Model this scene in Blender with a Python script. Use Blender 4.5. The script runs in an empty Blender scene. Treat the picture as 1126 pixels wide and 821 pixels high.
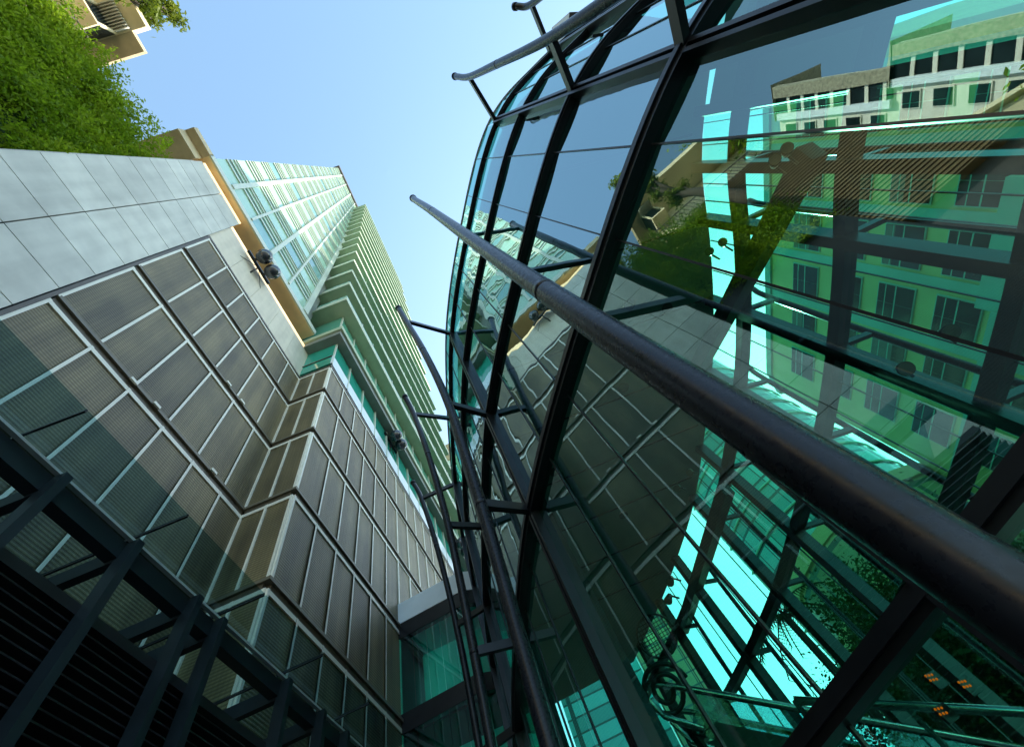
import bpy, math, random
from mathutils import Vector, Matrix
random.seed(7)
sc = bpy.context.scene
COL = sc.collection
rad = math.radians
CAMZ = 1.6

# ------------------------------------------------------------------ camera
cd = bpy.data.cameras.new("camera")
cam = bpy.data.objects.new("camera", cd); COL.objects.link(cam)
cd.sensor_fit = 'HORIZONTAL'; cd.sensor_width = 36.0
cd.lens = 471.98 / 1126.0 * 36.0
cd.clip_start = 0.05; cd.clip_end = 3000
Zi = (-0.2551, -0.4109, 0.8753); Yi = (0.2932, 0.8297, 0.4750); Xi = (0.9214, -0.3778, 0.0911)
right = Vector((Xi[0], Yi[0], Zi[0])).normalized()
fwd = Vector((Xi[2], Yi[2], Zi[2])).normalized()
right = (right - fwd * right.dot(fwd)).normalized()
up = right.cross(fwd)
M = Matrix((right, up, -fwd)).transposed().to_4x4()
M.translation = Vector((0, 0, CAMZ))
cam.matrix_world = M
sc.camera = cam

# ------------------------------------------------------------------ light
SUN_AZ, SUN_EL = 46.9, 40.0
w = bpy.data.worlds.new("World"); sc.world = w; w.use_nodes = True
nt = w.node_tree
sky = nt.nodes.new('ShaderNodeTexSky'); sky.sky_type = 'NISHITA'; sky.sun_disc = False
sky.sun_elevation = rad(SUN_EL); sky.sun_rotation = rad(90.0 - SUN_AZ)
sky.air_density = 1.0; sky.dust_density = 0.5; sky.ozone_density = 0.25
bg = nt.nodes['Background']; bg.inputs[1].default_value = 0.15
tin = nt.nodes.new('ShaderNodeMixRGB'); tin.blend_type = 'MULTIPLY'; tin.inputs[0].default_value = 1.0; tin.inputs[2].default_value = (1.0, 1.08, 0.96, 1)
nt.links.new(sky.outputs[0], tin.inputs[1]); nt.links.new(tin.outputs[0], bg.inputs[0])
sd = bpy.data.lights.new("sun", 'SUN'); sd.energy = 3.2; sd.angle = rad(0.5); sd.color = (1.0, 0.92, 0.80)
sun = bpy.data.objects.new("sun", sd); COL.objects.link(sun)
sv = Vector((math.cos(rad(SUN_AZ)) * math.cos(rad(SUN_EL)), math.sin(rad(SUN_AZ)) * math.cos(rad(SUN_EL)), math.sin(rad(SUN_EL))))
sun.rotation_euler = (-sv).to_track_quat('-Z', 'Y').to_euler()
sun.location = (0, 0, 120)
vs = sc.view_settings
vs.view_transform = 'Standard'; vs.look = 'None'; vs.gamma = 1.0; vs.use_curve_mapping = False
vs.exposure = 1.75
cy = sc.cycles
cy.max_bounces = 12; cy.diffuse_bounces = 4; cy.glossy_bounces = 5; cy.transmission_bounces = 6
cy.transparent_max_bounces = 40; cy.caustics_reflective = False; cy.caustics_refractive = False
cy.use_denoising = True

# ------------------------------------------------------------------ materials
def mat(name):
    m = bpy.data.materials.new(name); m.use_nodes = True
    return m, m.node_tree, m.node_tree.nodes['Principled BSDF']
def N(t, typ, **kw):
    n = t.nodes.new(typ)
    for k, v in kw.items(): setattr(n, k, v)
    return n
def ramp(t, stops):
    r = N(t, 'ShaderNodeValToRGB'); e = r.color_ramp.elements
    while len(e) < len(stops): e.new(0.5)
    for i, (p, c) in enumerate(stops):
        e[i].position = p; e[i].color = (*c, 1)
    return r
def coords(t, scale=(1, 1, 1), kind='Object'):
    c = N(t, 'ShaderNodeTexCoord'); mp = N(t, 'ShaderNodeMapping')
    mp.inputs['Scale'].default_value = scale
    if kind == 'World':
        g = N(t, 'ShaderNodeNewGeometry'); t.links.new(g.outputs['Position'], mp.inputs[0])
    else:
        t.links.new(c.outputs[kind], mp.inputs[0])
    return mp
def basic(name, col, rough=0.6, metal=0.0, var=0.15, scale=2.0, bump=0.0, spec=None, stretch=(1, 1, 1), detail=5, slab=0.0, streak=0.0, rvar=0.0):
    """plain surface with procedural mottling, world-space"""
    m, t, p = mat(name)
    mp = coords(t, tuple(scale * s for s in stretch), 'World')
    nz = N(t, 'ShaderNodeTexNoise'); nz.inputs['Scale'].default_value = 1.0; nz.inputs['Detail'].default_value = detail
    t.links.new(mp.outputs[0], nz.inputs['Vector'])
    a = tuple(c * (1 - var) for c in col); b = tuple(min(1, c * (1 + var)) for c in col)
    r = ramp(t, [(0.3, a), (0.7, b)])
    t.links.new(nz.outputs[0], r.inputs[0])
    if slab or streak:
        ge = N(t, 'ShaderNodeNewGeometry'); ml = N(t, 'ShaderNodeMixRGB', blend_type='MULTIPLY'); ml.inputs[0].default_value = 1.0
        rs = ramp(t, [(0, (1 - slab,) * 3), (1, (1 + slab * 0.5,) * 3)]); t.links.new(ge.outputs['Random Per Island'], rs.inputs[0])
        t.links.new(r.outputs[0], ml.inputs[1]); t.links.new(rs.outputs[0], ml.inputs[2])
        m2 = N(t, 'ShaderNodeMixRGB', blend_type='MULTIPLY'); m2.inputs[0].default_value = 1.0
        mq = coords(t, (1.6, 1.6, 0.12), 'World'); n2 = N(t, 'ShaderNodeTexNoise'); n2.inputs['Scale'].default_value = 1.5; n2.inputs['Detail'].default_value = 6
        t.links.new(mq.outputs[0], n2.inputs['Vector']); r2 = ramp(t, [(0.35, (1 - streak,) * 3), (0.6, (1, 1, 1))]); t.links.new(n2.outputs[0], r2.inputs[0])
        t.links.new(ml.outputs[0], m2.inputs[1]); t.links.new(r2.outputs[0], m2.inputs[2]); t.links.new(m2.outputs[0], p.inputs['Base Color'])
    else: t.links.new(r.outputs[0], p.inputs['Base Color'])
    if rvar:
        n3 = N(t, 'ShaderNodeTexNoise'); n3.inputs['Scale'].default_value = 7.0; n3.inputs['Detail'].default_value = 9; t.links.new(mp.outputs[0], n3.inputs['Vector'])
        q = N(t, 'ShaderNodeMapRange'); q.inputs[1].default_value = 0.4; q.inputs[2].default_value = 0.65; q.inputs[3].default_value = rough; q.inputs[4].default_value = rough + rvar
        t.links.new(n3.outputs[0], q.inputs[0]); t.links.new(q.outputs[0], p.inputs['Roughness'])
    if not rvar: p.inputs['Roughness'].default_value = rough
    p.inputs['Metallic'].default_value = metal
    if spec is not None: p.inputs['Specular IOR Level'].default_value = spec
    if bump:
        bp = N(t, 'ShaderNodeBump'); bp.inputs['Strength'].default_value = bump; bp.inputs['Distance'].default_value = 0.02
        t.links.new(nz.outputs[0], bp.inputs['Height']); t.links.new(bp.outputs[0], p.inputs['Normal'])
    return m

def glass(name, tint, refl=0.2, wave=0.02, wscale=0.6, gcol=(0.8, 0.92, 1.0), edge=1.0):
    """coated architectural pane: tinted see-through plus mirror, slightly wavy"""
    m = bpy.data.materials.new(name); m.use_nodes = True; t = m.node_tree; t.nodes.clear()
    out = N(t, 'ShaderNodeOutputMaterial'); mix = N(t, 'ShaderNodeMixShader')
    tr = N(t, 'ShaderNodeBsdfTransparent'); tr.inputs[0].default_value = (*tint, 1)
    gl = N(t, 'ShaderNodeBsdfGlossy'); gl.inputs[0].default_value = (*gcol, 1); gl.inputs['Roughness'].default_value = 0.0
    mp = coords(t, (1, 1, 1), 'World')
    nz = N(t, 'ShaderNodeTexNoise'); nz.inputs['Scale'].default_value = wscale; nz.inputs['Detail'].default_value = 1.5
    t.links.new(mp.outputs[0], nz.inputs['Vector'])
    bp = N(t, 'ShaderNodeBump'); bp.inputs['Strength'].default_value = 1.0; bp.inputs['Distance'].default_value = wave
    t.links.new(nz.outputs[0], bp.inputs['Height']); t.links.new(bp.outputs[0], gl.inputs['Normal'])
    lw = N(t, 'ShaderNodeLayerWeight'); lw.inputs[0].default_value = 0.25
    mr = N(t, 'ShaderNodeMapRange')
    mr.inputs[1].default_value = 0; mr.inputs[2].default_value = 1; mr.inputs[3].default_value = refl; mr.inputs[4].default_value = edge
    pw = N(t, 'ShaderNodeMath', operation='POWER'); pw.inputs[1].default_value = 3.0
    t.links.new(lw.outputs['Facing'], pw.inputs[0]); t.links.new(pw.outputs[0], mr.inputs[0])
    t.links.new(mr.outputs[0], mix.inputs[0]); t.links.new(tr.outputs[0], mix.inputs[1]); t.links.new(gl.outputs[0], mix.inputs[2])
    t.links.new(mix.outputs[0], out.inputs[0])
    return m
def clear_back(name):
    m = bpy.data.materials.new(name); m.use_nodes = True; t = m.node_tree; t.nodes.clear()
    out = N(t, 'ShaderNodeOutputMaterial'); tr = N(t, 'ShaderNodeBsdfTransparent')
    tr.inputs[0].default_value = (0.97, 1, 0.99, 1); t.links.new(tr.outputs[0], out.inputs[0]); return m

def meshpanel(name, col):
    m, t, p = mat(name)
    mp = coords(t, (1, 1, 1), 'World')
    sx = N(t, 'ShaderNodeSeparateXYZ'); t.links.new(mp.outputs[0], sx.inputs[0])
    def saw(sock, pitch, lo):
        mu = N(t, 'ShaderNodeMath', operation='MULTIPLY'); mu.inputs[1].default_value = 2 * math.pi / pitch
        t.links.new(sock, mu.inputs[0])
        sn = N(t, 'ShaderNodeMath', operation='SINE'); t.links.new(mu.outputs[0], sn.inputs[0])
        mr = N(t, 'ShaderNodeMapRange'); mr.inputs[1].default_value = -0.4; mr.inputs[2].default_value = 0.4; mr.inputs[3].default_value = lo; mr.inputs[4].default_value = 1
        t.links.new(sn.outputs[0], mr.inputs[0]); return mr
    h = saw(sx.outputs['Z'], 0.08, 0.3)
    ad = N(t, 'ShaderNodeMath', operation='ADD'); t.links.new(sx.outputs['X'], ad.inputs[0]); t.links.new(sx.outputs['Y'], ad.inputs[1])
    v = saw(ad.outputs[0], 0.11, 0.75)
    mm = N(t, 'ShaderNodeMath', operation='MULTIPLY'); t.links.new(h.outputs[0], mm.inputs[0]); t.links.new(v.outputs[0], mm.inputs[1])
    nz = N(t, 'ShaderNodeTexNoise'); nz.inputs['Scale'].default_value = 0.55; nz.inputs['Detail'].default_value = 6
    st = N(t, 'ShaderNodeTexNoise'); st.inputs['Scale'].default_value = 1.0; st.inputs['Detail'].default_value = 4
    mp2 = coords(t, (2.2, 2.2, 0.18), 'World'); t.links.new(mp2.outputs[0], st.inputs['Vector'])
    t.links.new(mp.outputs[0], nz.inputs['Vector'])
    av = N(t, 'ShaderNodeMath', operation='ADD'); t.links.new(nz.outputs[0], av.inputs[0]); t.links.new(st.outputs[0], av.inputs[1])
    hf = N(t, 'ShaderNodeMath', operation='MULTIPLY'); hf.inputs[1].default_value = 0.5; t.links.new(av.outputs[0], hf.inputs[0])
    oi = N(t, 'ShaderNodeObjectInfo'); ob_ = N(t, 'ShaderNodeMapRange'); ob_.inputs[3].default_value = -0.07; ob_.inputs[4].default_value = 0.07; t.links.new(oi.outputs['Random'], ob_.inputs[0])
    hf2 = N(t, 'ShaderNodeMath', operation='ADD'); t.links.new(hf.outputs[0], hf2.inputs[0]); t.links.new(ob_.outputs[0], hf2.inputs[1]); hf = hf2
    r = ramp(t, [(0.36, tuple(c * 0.55 for c in col)), (0.52, col), (0.66, tuple(c * 1.5 for c in col))])
    t.links.new(hf.outputs[0], r.inputs[0])
    mx = N(t, 'ShaderNodeMixRGB', blend_type='MULTIPLY'); mx.inputs[0].default_value = 1.0
    g = ramp(t, [(0, (0.45, 0.45, 0.45)), (1, (1.12, 1.12, 1.12))]); t.links.new(mm.outputs[0], g.inputs[0])
    t.links.new(r.outputs[0], mx.inputs[1]); t.links.new(g.outputs[0], mx.inputs[2]); t.links.new(mx.outputs[0], p.inputs['Base Color'])
    bp = N(t, 'ShaderNodeBump'); bp.inputs['Strength'].default_value = 0.5; bp.inputs['Distance'].default_value = 0.02
    t.links.new(mm.outputs[0], bp.inputs['Height']); t.links.new(bp.outputs[0], p.inputs['Normal'])
    p.inputs['Roughness'].default_value = 0.5; p.inputs['Metallic'].default_value = 0.0
    return m

def grid_glass(name, col, line, pz, ph, rough=0.12):
    """distant curtain wall: panes with thin frame lines"""
    m, t, p = mat(name)
    mp = coords(t, (1, 1, 1), 'World'); sx = N(t, 'ShaderNodeSeparateXYZ'); t.links.new(mp.outputs[0], sx.inputs[0])
    def line_(sock, pitch, wdt):
        mu = N(t, 'ShaderNodeMath', operation='DIVIDE'); mu.inputs[1].default_value = pitch; t.links.new(sock, mu.inputs[0])
        fr = N(t, 'ShaderNodeMath', operation='FRACT'); t.links.new(mu.outputs[0], fr.inputs[0])
        lt = N(t, 'ShaderNodeMath', operation='LESS_THAN'); lt.inputs[1].default_value = wdt; t.links.new(fr.outputs[0], lt.inputs[0])
        return lt, mu
    a, mz = line_(sx.outputs['Z'], pz, 0.13)
    ad = N(t, 'ShaderNodeMath', operation='SUBTRACT'); t.links.new(sx.outputs['X'], ad.inputs[0]); t.links.new(sx.outputs['Y'], ad.inputs[1])
    b, mh = line_(ad.outputs[0], ph, 0.1)
    mxm = N(t, 'ShaderNodeMath', operation='MAXIMUM'); t.links.new(a.outputs[0], mxm.inputs[0]); t.links.new(b.outputs[0], mxm.inputs[1])
    fl1 = N(t, 'ShaderNodeMath', operation='FLOOR'); t.links.new(mz.outputs[0], fl1.inputs[0])
    fl2 = N(t, 'ShaderNodeMath', operation='FLOOR'); t.links.new(mh.outputs[0], fl2.inputs[0])
    cx = N(t, 'ShaderNodeCombineXYZ'); t.links.new(fl1.outputs[0], cx.inputs[0]); t.links.new(fl2.outputs[0], cx.inputs[1])
    wn = N(t, 'ShaderNodeTexWhiteNoise'); t.links.new(cx.outputs[0], wn.inputs['Vector'])
    r = ramp(t, [(0, tuple(c * 0.55 for c in col)), (0.8, col), (1, tuple(min(1, c * 1.5) for c in col))]); t.links.new(wn.outputs['Value'], r.inputs[0])
    mx = N(t, 'ShaderNodeMixRGB'); t.links.new(mxm.outputs[0], mx.inputs[0]); t.links.new(r.outputs[0], mx.inputs[1]); mx.inputs[2].default_value = (*line, 1)
    t.links.new(mx.outputs[0], p.inputs['Base Color']); p.inputs['Roughness'].default_value = rough
    return m

def leafmat(name, a, b, trans=0.35):
    m, t, p = mat(name)
    mp = coords(t, (1, 1, 1), 'World')
    nz = N(t, 'ShaderNodeTexNoise'); nz.inputs['Scale'].default_value = 0.9; nz.inputs['Detail'].default_value = 8
    t.links.new(mp.outputs[0], nz.inputs['Vector'])
    r = ramp(t, [(0.35, a), (0.65, b)]); t.links.new(nz.outputs[0], r.inputs[0])
    t.links.new(r.outputs[0], p.inputs['Base Color']); p.inputs['Roughness'].default_value = 0.6; p.inputs['Specular IOR Level'].default_value = 0.2
    tl = N(t, 'ShaderNodeBsdfTranslucent'); t.links.new(r.outputs[0], tl.inputs[0])
    ms = N(t, 'ShaderNodeMixShader'); ms.inputs[0].default_value = trans
    t.links.new(p.outputs[0], ms.inputs[1]); t.links.new(tl.outputs[0], ms.inputs[2])
    t.links.new(ms.outputs[0], t.nodes['Material Output'].inputs[0]); return m
def emit(name, col, s):
    m, t, p = mat(name); p.inputs['Base Color'].default_value = (*col, 1)
    p.inputs['Emission Color'].default_value = (*col, 1); p.inputs['Emission Strength'].default_value = s; return m

STONE = basic('grey_stone', (0.62, 0.61, 0.54), 0.55, var=0.12, scale=1.3, bump=0.05, detail=9, slab=0.12, streak=0.13)
STONEJ = basic('stone_joint', (0.10, 0.10, 0.11), 0.9)
WARM = basic('cream_plaster', (0.74, 0.66, 0.53), 0.7, var=0.06, slab=0.08, streak=0.12)
MESHP = meshpanel('perforated_louvre', (0.185, 0.148, 0.072))
MESHD = meshpanel('dark_louvre', (0.014, 0.012, 0.009))
WHITE = basic('white_frame_paint', (0.82, 0.79, 0.68), 0.4, var=0.06)
RAIL = basic('bronze_rail', (0.10, 0.080, 0.055), 0.45, var=0.2)
RAILL = basic('bronze_sill', (0.15, 0.13, 0.09), 0.45, var=0.15)
GOLD = basic('golden_soffit', (0.92, 0.70, 0.36), 0.45, var=0.08)
STEEL = basic('black_steel', (0.012, 0.013, 0.016), 0.32, var=0.3, scale=3, bump=0.02)
MAST = basic('dark_tube_steel', (0.011, 0.012, 0.018), 0.25, spec=0.30, metal=0.0, var=0.35, scale=5, bump=0.015, detail=9, rvar=0.15, streak=0.1)
BLUEST = basic('blue_black_steel', (0.011, 0.018, 0.024), 0.4, var=0.3)
PAVE = basic('stone_paving', (0.16, 0.16, 0.15), 0.7, var=0.2)
TCYAN = basic('pale_cyan_glazing', (0.42, 0.64, 0.50), 0.10, var=0.1, scale=0.25)
TBLUE = basic('blue_glazing', (0.20, 0.40, 0.38), 0.06, var=0.25, scale=0.3)
TWHITE = basic('white_mullion', (0.58, 0.62, 0.52), 0.4, var=0.04)
OLIVE = basic('olive_slab', (0.42, 0.50, 0.33), 0.6, var=0.08)
BALCR = basic('balcony_edge', (0.50, 0.54, 0.40), 0.6, var=0.08)
SLABG = basic('grey_slab', (0.20, 0.22, 0.19), 0.6, var=0.1)
TGREEN = basic('green_glazing', (0.03, 0.33, 0.24), 0.06, var=0.2, scale=0.2)
TGREEN2 = basic('pale_green_glazing', (0.12, 0.38, 0.27), 0.08, var=0.2, scale=0.2)
SILLB = basic('bluish_white_sill', (0.72, 0.80, 0.86), 0.35, var=0.05)
CROWN = basic('brown_crown', (0.12, 0.10, 0.09), 0.5)
CREAM = basic('cream_stone', (0.58, 0.56, 0.24), 0.7, var=0.1, scale=0.6)
CREAM2 = basic('pale_green_stone', (0.24, 0.54, 0.46), 0.7, var=0.1, scale=0.6)
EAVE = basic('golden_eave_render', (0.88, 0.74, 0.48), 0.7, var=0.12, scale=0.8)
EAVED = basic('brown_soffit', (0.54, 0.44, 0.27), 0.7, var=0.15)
WBLD = basic('white_ashlar', (0.68, 0.66, 0.58), 0.7, var=0.08, scale=0.7)
DKGLASS = basic('dark_window_glass', (0.012, 0.020, 0.024), 0.08, var=0.5, scale=0.4, spec=0.3)
ROOFT = basic('roof_tiles', (0.30, 0.27, 0.20), 0.8, var=0.4, scale=4, bump=0.4)
CEIL = basic('grey_ceiling', (0.28, 0.32, 0.30), 0.8, var=0.08)
SLAT = basic('brown_slats', (0.15, 0.10, 0.042), 0.7, var=0.2)
BLIND = basic('grey_blind', (0.16, 0.17, 0.15), 0.8)
BACKW = basic('pale_backing', (0.28, 0.36, 0.50), 0.8, var=0.05)
GREYBOX = basic('grey_cladding', (0.55, 0.56, 0.57), 0.5, var=0.08)
DARKBOX = basic('dark_cladding', (0.05, 0.05, 0.05), 0.5)
STAIN = basic('stainless_rail', (0.45, 0.50, 0.50), 0.2, metal=1.0, var=0.1)
BARK = basic('bark', (0.06, 0.045, 0.03), 0.9, var=0.3, scale=6, bump=0.4)
LEAF = leafmat('hedge_leaves', (0.13, 0.25, 0.009), (0.30, 0.42, 0.020), 0.55)
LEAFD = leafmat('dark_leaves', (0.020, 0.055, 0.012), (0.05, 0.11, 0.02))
LEAFY = leafmat('yellow_leaves', (0.10, 0.15, 0.012), (0.20, 0.24, 0.02))
GLASS = glass('pavilion_glass', (0.27, 0.78, 0.61), refl=0.26, wave=0.002, wscale=0.9, gcol=(0.80, 0.97, 0.93), edge=0.9)
GLASSU = glass('mirror_coated_glass', (0.12, 0.55, 0.44), refl=0.50, wave=0.0065, wscale=0.9, gcol=(0.80, 0.97, 1.0), edge=0.95)
GLASSN = glass('clear_nose_glass', (0.62, 0.86, 0.86), refl=0.16, wave=0.004, gcol=(0.85, 0.97, 1.0), edge=0.9)
GLASSR = glass('rear_glass', (0.52, 0.93, 0.82), refl=0.03, wave=0.004, gcol=(0.7, 1, 0.95), edge=0.5)
GLASSC = glass('canopy_glass', (0.40, 0.60, 0.64), refl=0.07, wave=0.0, edge=0.5)
GLASSB = glass('bridge_glass', (0.16, 0.78, 0.66), refl=0.12, wave=0.004, edge=0.9)
BACK = clear_back('pane_inner_face')
TEAL = basic('teal_wall', (0.25, 0.62, 0.55), 0.6)
FROST = leafmat('frosted_teal_glass', (0.35, 0.80, 0.72), (0.40, 0.85, 0.78), 0.8)
BROWNT = basic('tan_brick', (0.42, 0.27, 0.16), 0.8)
AMBER = emit('amber_lamp', (1.0, 0.10, 0.0), 0.45)
LEDGE_GLOW = emit('sunlit_ledge_glow', (1.0, 0.72, 0.38), 0.42)  # emission stands in for sunlight on a matte beige ledge

# ------------------------------------------------------------------ mesh helpers
class MB:
    def __init__(s): s.v = []; s.f = []; s.mi = []; s.sm = []
    def face(s, idx, mi=0, sm=False): s.f.append(idx); s.mi.append(mi); s.sm.append(sm)
    def poly(s, pts, mi=0):
        n = len(s.v); s.v += [tuple(p) for p in pts]; s.face(list(range(n, n + len(pts))), mi)
    def hexa(s, b, t, mi=0, side=None):
        """b,t : four bottom and four top points, same winding"""
        n = len(s.v); s.v += [tuple(p) for p in b] + [tuple(p) for p in t]
        k = mi if side is None else side
        s.face([n + 3, n + 2, n + 1, n], mi); s.face([n + 4, n + 5, n + 6, n + 7], mi)
        for i in range(4):
            j = (i + 1) % 4; s.face([n + i, n + j, n + 4 + j, n + 4 + i], k)
    def box(s, x0, x1, y0, y1, z0, z1, mi=0):
        s.hexa([(x0, y0, z0), (x1, y0, z0), (x1, y1, z0), (x0, y1, z0)], [(x0, y0, z1), (x1, y0, z1), (x1, y1, z1), (x0, y1, z1)], mi)
    def prism(s, pts, z0, z1, mi=0, top=None):
        n = len(s.v); k = len(pts)
        s.v += [(p[0], p[1], z0) for p in pts] + [(p[0], p[1], z1) for p in pts]
        s.face(list(range(n + k - 1, n - 1, -1)), mi); s.face(list(range(n + k, n + 2 * k)), mi if top is None else top)
        for i in range(k):
            j = (i + 1) % k; s.face([n + i, n + j, n + k + j, n + k + i], mi)
    def bar(s, a, b, w, h, upv=(0, 0, 1), mi=0):
        a = Vector(a); b = Vector(b); d = (b - a).normalized(); u = Vector(upv)
        sd_ = d.cross(u)
        if sd_.length < 1e-4: sd_ = d.cross(Vector((1, 0, 0)))
        sd_.normalize(); u = sd_.cross(d).normalized()
        q = [(-w / 2, -h / 2), (w / 2, -h / 2), (w / 2, h / 2), (-w / 2, h / 2)]
        s.hexa([a + sd_ * x + u * y for x, y in q], [b + sd_ * x + u * y for x, y in q], mi)
    def tube(s, pts, r, seg=14, mi=0, caps=True):
        pts = [Vector(p) for p in pts]; rr = r if isinstance(r, (list, tuple)) else [r] * len(pts)
        n0 = len(s.v); ref = None
        for i, p in enumerate(pts):
            d = (pts[min(i + 1, len(pts) - 1)] - pts[max(i - 1, 0)]).normalized()
            if ref is None: ref = d.orthogonal().normalized()
            ref = (ref - d * ref.dot(d)).normalized(); o = d.cross(ref)
            for k in range(seg):
                a = 2 * math.pi * k / seg
                s.v.append(tuple(p + (ref * math.cos(a) + o * math.sin(a)) * rr[i]))
        for i in range(len(pts) - 1):
            for k in range(seg):
                k2 = (k + 1) % seg
                s.face([n0 + i * seg + k, n0 + i * seg + k2, n0 + (i + 1) * seg + k2, n0 + (i + 1) * seg + k], mi, True)
        if caps:
            s.face([n0 + k for k in range(seg - 1, -1, -1)], mi); m = n0 + (len(pts) - 1) * seg
            s.face([m + k for k in range(seg)], mi)
    def sphere(s, c, r, mi=0, seg=20, rings=12, sz=1.0):
        n0 = len(s.v); c = Vector(c)
        for i in range(rings + 1):
            th = math.pi * i / rings
            for k in range(seg):
                a = 2 * math.pi * k / seg
                s.v.append((c.x + r * math.sin(th) * math.cos(a), c.y + r * math.sin(th) * math.sin(a), c.z + sz * r * math.cos(th)))
        for i in range(rings):
            for k in range(seg):
                k2 = (k + 1) % seg
                s.face([n0 + i * seg + k, n0 + (i + 1) * seg + k, n0 + (i + 1) * seg + k2, n0 + i * seg + k2], mi, True)

def root(name, label, cat, loc=(0, 0, 0), group=None):
    o = bpy.data.objects.new(name, None); COL.objects.link(o); o.location = loc; o.empty_display_size = 0.3
    o['label'] = label; o['category'] = cat
    if group: o['group'] = group
    return o
def wloc(o):
    v = Vector((0, 0, 0))
    while o is not None: v += o.location; o = o.parent
    return v
def part(name, mb, m, parent=None, label=None):
    off = wloc(parent) if parent is not None else Vector((0, 0, 0))
    me = bpy.data.meshes.new(name)
    me.from_pydata([(v[0] - off.x, v[1] - off.y, v[2] - off.z) for v in mb.v], [], mb.f)
    ms = m if isinstance(m, (list, tuple)) else [m]
    for x in ms: me.materials.append(x)
    me.polygons.foreach_set('material_index', mb.mi); me.polygons.foreach_set('use_smooth', mb.sm)
    me.update()
    o = bpy.data.objects.new(name, me); COL.objects.link(o); o.parent = parent
    if label: o['label'] = label
    return o
def single(name, mb, m, label, cat, group=None):
    o = part(name, mb, m); o['label'] = label; o['category'] = cat
    if group: o['group'] = group
    return o
def dup(o, parent=None, loc=None, label=None):
    c = o.copy(); COL.objects.link(c); c.parent = parent
    if loc is not None: c.location = loc
    if label: c['label'] = label
    for ch in o.children: dup(ch, c)
    return c
def H(z): return z + CAMZ
def catmull(P, n=10):
    P = [Vector(p) for p in P]; out = []
    Q = [P[0] * 2 - P[1]] + P + [P[-1] * 2 - P[-2]]
    for i in range(1, len(Q) - 2):
        for k in range(n):
            t = k / n; a, b, c, d = Q[i - 1], Q[i], Q[i + 1], Q[i + 2]
            out.append(0.5 * ((2 * b) + (c - a) * t + (2 * a - 5 * b + 4 * c - d) * t * t + (3 * b - a - 3 * c + d) * t ** 3))
    out.append(P[-1]); return out

# ------------------------------------------------------------------ ground
g = MB(); g.poly([(-1500, -1500, 0), (1500, -1500, 0), (1500, 1500, 0), (-1500, 1500, 0)])
o = part('ground', g, PAVE); o['kind'] = 'structure'

# ------------------------------------------------------------------ podium block with louvre panels
XW, XP, YS, YE = -8.0, -6.36, 7.35, 15.1       # recessed wall, projecting wall, step, end
RZ = [H(8 * k) for k in (0.20, 0.63, 1.055, 1.475, 1.925, 2.35, 2.68)]
pod = root('podium_building', 'grey podium building clad in dark louvre panels and pale stone, left of the alley', 'building', (-12, 5, 0))
b = MB()
b.box(-24, XW - 0.16, -3.0, YS, 0, H(24.9)); b.box(-24, XP - 0.16, YS + 0.16, 34, 0, H(21.6))
part('core_wall', b, STONEJ, pod)
PW = 1.228
ycols = [0.16 + i * PW for i in range(7)]; ycols[6] = YS
def panel(axis, c0, c1, plane, z0, z1, frame=True):
    """one louvre panel lying in the plane X=plane (axis y) or Y=plane (axis x)"""
    m = MB(); e = 0.035
    def P(a, o_, z): return (plane + o_, a, z) if axis == 'y' else (a, plane - o_, z)
    def bx(mb, a0, a1, o0, o1, za, zb):
        if axis == 'y': mb.box(plane + o0, plane + o1, a0, a1, za, zb)
        else: mb.box(a0, a1, plane - o1, plane - o0, za, zb)
    bx(m, c0 + e, c1 - e, -0.10, 0.0, z0 + e, z1 - e)
    p = part('louvre_panel', m, MESHP, pod)
    f = MB(); wv = 0.075
    bx(f, c0 - wv / 2 + 0.002, c0 + wv / 2, -0.12, 0.045, z0, z1); bx(f, c1 - wv / 2 + 0.002, c1 + wv / 2 - 0.002, -0.12, 0.04, z0, z1)
    bx(f, c0 + wv / 2, c1 - wv / 2, -0.12, 0.035, z1 - 0.13, z1 - 0.002); bx(f, c0 + wv / 2, c1 - wv / 2, -0.12, 0.035, z0 + 0.002, z0 + 0.03)
    part('panel_frame', f, WHITE, p)
for r in range(6):
    z0, z1 = RZ[r] + 0.13, RZ[r + 1] - 0.13
    if r == 5: z1 = RZ[6]
    for c in range(6): panel('y', ycols[c], ycols[c + 1], XW, z0, z1)
    panel('x', XW + 0.04, (XW + XP) / 2, YS, z0, z1); panel('x', (XW + XP) / 2, XP - 0.04, YS, z0, z1)
    py = [YS + 0.05 + i * (YE - YS - 0.05) / 6 for i in range(7)]
    for c in range(6): panel('y', py[c], py[c + 1], XP, z0, z1)
def far_panels():
    m, f = MB(), MB(); e = 0.035
    for r in (3, 4, 5):
        z0, z1 = RZ[r] + 0.13, RZ[r + 1] - (0.13 if r < 5 else 0)
        for c in range(14):
            a, b2 = YE + c * 1.34, YE + (c + 1) * 1.34
            m.box(XP - 0.1, XP, a + e, b2 - e, z0 + e, z1 - e)
            f.box(XP - 0.12, XP + 0.045, a - 0.036, a + 0.036, z0, z1); f.box(XP - 0.12, XP + 0.035, a + 0.037, b2 - 0.037, z1 - 0.05, z1 - 0.002)
    p = part('louvre_panel', m, MESHP, pod); p['kind'] = 'stuff'
    q = part('panel_frame', f, WHITE, p); q['kind'] = 'stuff'
far_panels()
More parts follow.
